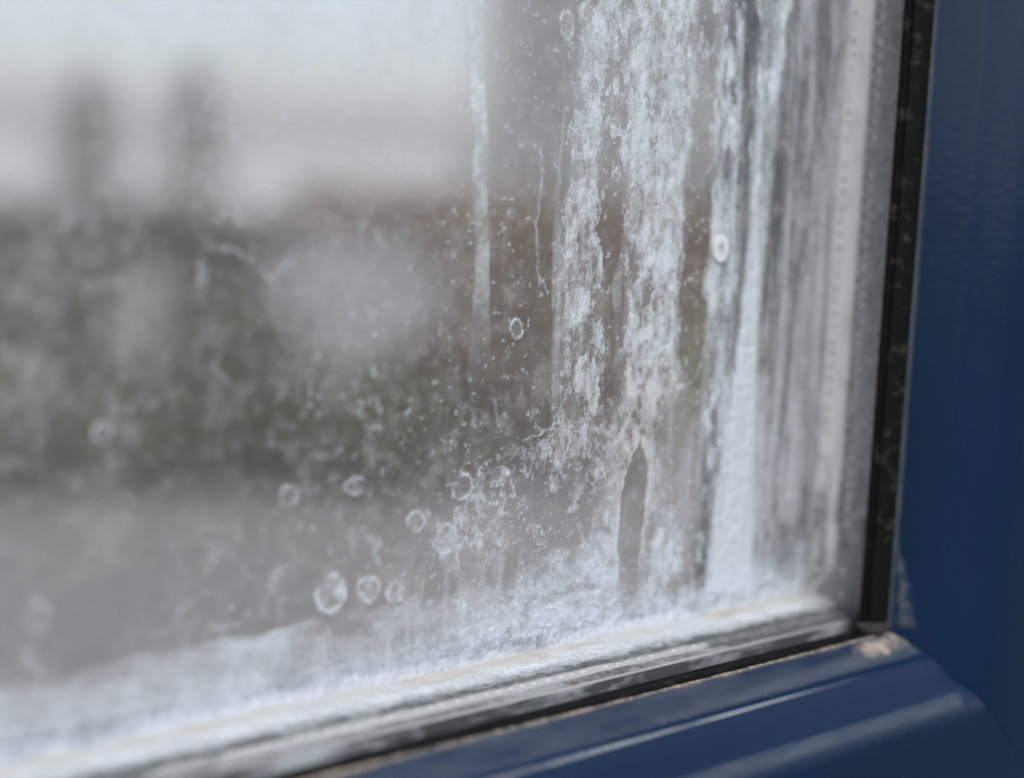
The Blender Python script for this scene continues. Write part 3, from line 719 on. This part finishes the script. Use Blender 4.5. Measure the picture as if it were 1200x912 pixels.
def shrub(px, depth, py_top, wpx, label, mat, name='shrub', n=5000, deep=1.0):
    b = on_ground(px, depth); h = height(px, py_top, depth); rad = wpx/FPX*depth/2
    t = empty(name, label, 'shrub', b, -YAW)
    r = np.random.default_rng(int(abs(px)*7+depth)); d = r.normal(size=(n, 3)); d /= np.linalg.norm(d, axis=1)[:, None]
    lump = 1+.18*np.sin(d[:, 0]*5+px)*np.cos(d[:, 2]*6+d[:, 1]*4); q = r.random(n)**.4*lump
    pts = np.stack([d[:, 0]*rad*q, d[:, 1]*rad*deep*q, h*.5+d[:, 2]*h*.5*q], 1); pts[:, 2] = np.clip(pts[:, 2], .03, None)
    leaves('foliage', pts, .06, mat, t)
    for k in range(4):
        a = k*1.6; tube('stem', [(0, 0, 0), (rad*.2*math.cos(a), rad*.2*math.sin(a), h*.35), (rad*.45*math.cos(a), rad*.45*math.sin(a), h*.75)], [.03, .022, .008], BARK, t)
    return t
conifer(100, 26, 85, 100, 'shorter slim dark conifer standing behind the big rounded bush')
conifer(226, 25, 70, 85, 'taller slim dark conifer beside the brown hedge')
shrub(10, 17, 262, 150, 'big dark rounded bush below the shorter conifer', CON)
shrub(130, 16, 285, 200, 'dark green bush in front of the slim conifers', OLV)
shrub(170, 12.5, 322, 90, 'small pale silvery shrub growing on the lawn', PALE, n=2500)
shrub(285, 10.6, 345, 190, 'dark olive bush beside the parked car', OLV, n=7000)
shrub(95, 10.2, 430, 260, 'low olive shrub at the edge of the driveway', OLV)
shrub(300, 21, 245, 190, 'tall grey green bush between conifer and brown hedge', CON)
shrub(640, 11.2, 318, 310, 'dark brown bush in front of the brown hedge', BRN, n=8000)
shrub(440, 10.6, 425, 300, 'low olive bush in front of the covered car', OLV, n=6000)
shrub(165, 22, 232, 260, 'broad dark bush between the two slim conifers', CON, n=8000)
shrub(-40, 22, 222, 220, 'tall dark bush beside the big rounded bush and added white wall', CON, n=8000)
# brown clipped hedge
def hedge(px0, px1, depth, py_top, label):
    a = on_ground(px0, depth); b = on_ground(px1, depth); h = height((px0+px1)/2, py_top, depth); ln = (b-a).length
    t = empty('hedge', label, 'hedge', a, math.atan2(b.y-a.y, b.x-a.x))
    r = np.random.default_rng(5); n = 16000
    pts = np.stack([r.random(n)*ln, (r.random(n)-.5)*.9, r.random(n)**.8*h*(1+.03*np.sin(r.random(n)*9))], 1)
    leaves('foliage', pts, .08, leaf_mat('copper_leaves', (.19, .125, .09), (.27, .18, .135)), t)
    for k in range(int(ln/.9)): tube('stem', [(k*.9+.3, 0, 0), (k*.9+.35, .05, h*.8)], [.03, .012], BARK, t)
hedge(345, 1250, 23, 236, 'long brown clipped hedge in front of the grey house')
# parked car under a cloth cover
def covered_car(px, depth, label):
    b = on_ground(px, depth); t = empty('covered_car', label, 'car', b, -YAW+math.radians(6))
    cm = Mat('car_cover_cloth'); n = cm.noise(6, 5); c = cm.mixc(n, (.145, .147, .15), (.20, .203, .206))
    cloth = cm.done(cm.principled(c, .75, cm.bump(cm.noise(14, 4), .6, .03)).outputs[0])
    tyre = plain('tyre_rubber', (.02, .02, .02), .8); met = plain('rim_metal', (.5, .5, .5), .3, metallic=.8)
    st = [(-1.95, .62, .62), (-1.90, .80, .74), (-1.7, .93, .79), (-1.25, 1.08, .81), (-.75, 1.38, .82), (-.3, 1.47, .82), (.3, 1.45, .82), (.8, 1.22, .82), (1.1, 1.0, .81), (1.6, .9, .78), (1.9, .72, .68), (1.97, .55, .58)]
    verts = []; rows = 21
    for i, (y, zt, hw) in enumerate(st):
        for k in range(rows):
            s_ = k/(rows-1)*2-1; e = abs(s_)
            zz = zt-(max(0, e-.35)/.65)**2.4*(zt-.30)+.012*math.sin(k*2.1+i*1.7)
            xx = hw*math.copysign(min(1, e*1.25)**.9, s_)*(1+.10*(max(0, 1.0-zz)))*(.78+.22*min(1, max(0, (1.5-zz)/.6)))
            verts.append((xx, y, max(.16, zz)))
    N = len(st); fc = [(i*rows+k, i*rows+k+1, (i+1)*rows+k+1, (i+1)*rows+k) for i in range(N-1) for k in range(rows-1)]
    for i in (0, N-1):
        o0 = len(verts); y = st[i][0]+(-.05 if i == 0 else .05)
        for k in range(rows): x, _, z = verts[i*rows+k]; verts.append((x*1.02, y, .18))
        fc += [(i*rows+k+1, i*rows+k, o0+k, o0+k+1) if i == 0 else (i*rows+k, i*rows+k+1, o0+k+1, o0+k) for k in range(rows-1)]
    mesh_obj('cover', verts, fc, cloth, t, True)
    for sx2 in (-1, 1):
        for y in (-1.25, 1.25):
            bmw = bmesh.new(); bmesh.ops.create_cone(bmw, cap_ends=True, segments=20, radius1=.3, radius2=.3, depth=.18, matrix=Matrix.Translation((sx2*.70, y, .3)) @ Matrix.Rotation(math.pi/2, 4, 'Y'))
            wh = bm_obj('wheel', bmw, tyre, t)
            bmw = bmesh.new(); bmesh.ops.create_cone(bmw, cap_ends=True, segments=16, radius1=.18, radius2=.16, depth=.04, matrix=Matrix.Translation((sx2*.80, y, .3)) @ Matrix.Rotation(sx2*math.pi/2, 4, 'Y'))
            bm_obj('rim', bmw, met, wh)
covered_car(415, 13.0, 'parked car under a pale grey cloth cover beside the olive bush')
# grey house beyond the hedge
def house(px0, depth):
    a = on_ground(px0, depth); t = empty('house', 'grey rendered house rising behind the brown hedge', 'house', a, -YAW)
    wl = plain('grey_render', (.17, .175, .18), .9, .12, 1.2); fr = plain('white_window_frame', (.7, .7, .7), .4); gl = plain('house_window_glass', (.05, .06, .07), .1)
    rf = plain('slate_roof', (.06, .06, .07), .7)
    box('wall', 0, 11, 0, 8, 0, 6.2, wl, t)
    mesh_obj('roof', [(-.4, -.4, 6.2), (11.4, -.4, 6.2), (11.4, 8.4, 6.2), (-.4, 8.4, 6.2), (-.4, 4, 9), (11.4, 4, 9)], [(0, 1, 5, 4), (2, 3, 4, 5), (1, 2, 5), (3, 0, 4), (3, 2, 1, 0)], rf, t)
    for (x, z) in ((3.2, 3.7), (7.2, 3.7), (3.2, .9), (8.6, .9)):
        o = box('window_frame', x, x+1.3, -.05, .05, z, z+1.3, fr, t); box('pane', x+.08, x+1.22, -.07, -.04, z+.08, z+1.22, gl, o)
    d = box('door', 5.9, 6.9, -.06, .05, 0, 2.1, plain('door_paint', (.05, .08, .12), .4), t)
    tube('drainpipe', [(.25, -.08, 0), (.25, -.08, 6.1)], [.05, .05], fr, t)
house(552, 29)
def sky_wall(px0, px1, depth, py_top, label):  # added wall, its white stands in for bright sky near the horizon
    a = on_ground(px0, depth); b = on_ground(px1, depth); ln = (b-a).length; h = height((px0+px1)/2, py_top, depth)
    t = empty('sky_wall', label, 'wall', a, math.atan2(b.y-a.y, b.x-a.x))
    wm = plain('sky_white_render', (.50, .51, .52), .9, .06, 1.5)
    box('wall', 0, ln, -.1, .1, 0, h, wm, t)
    box('coping', -.05, ln+.05, -.16, .16, h, h+.07, plain('coping_stone', (.6, .6, .6), .9, .1), t, .01)
sky_wall(-500, 535, 28, 150, 'long white wall added as pale low sky behind the conifers')
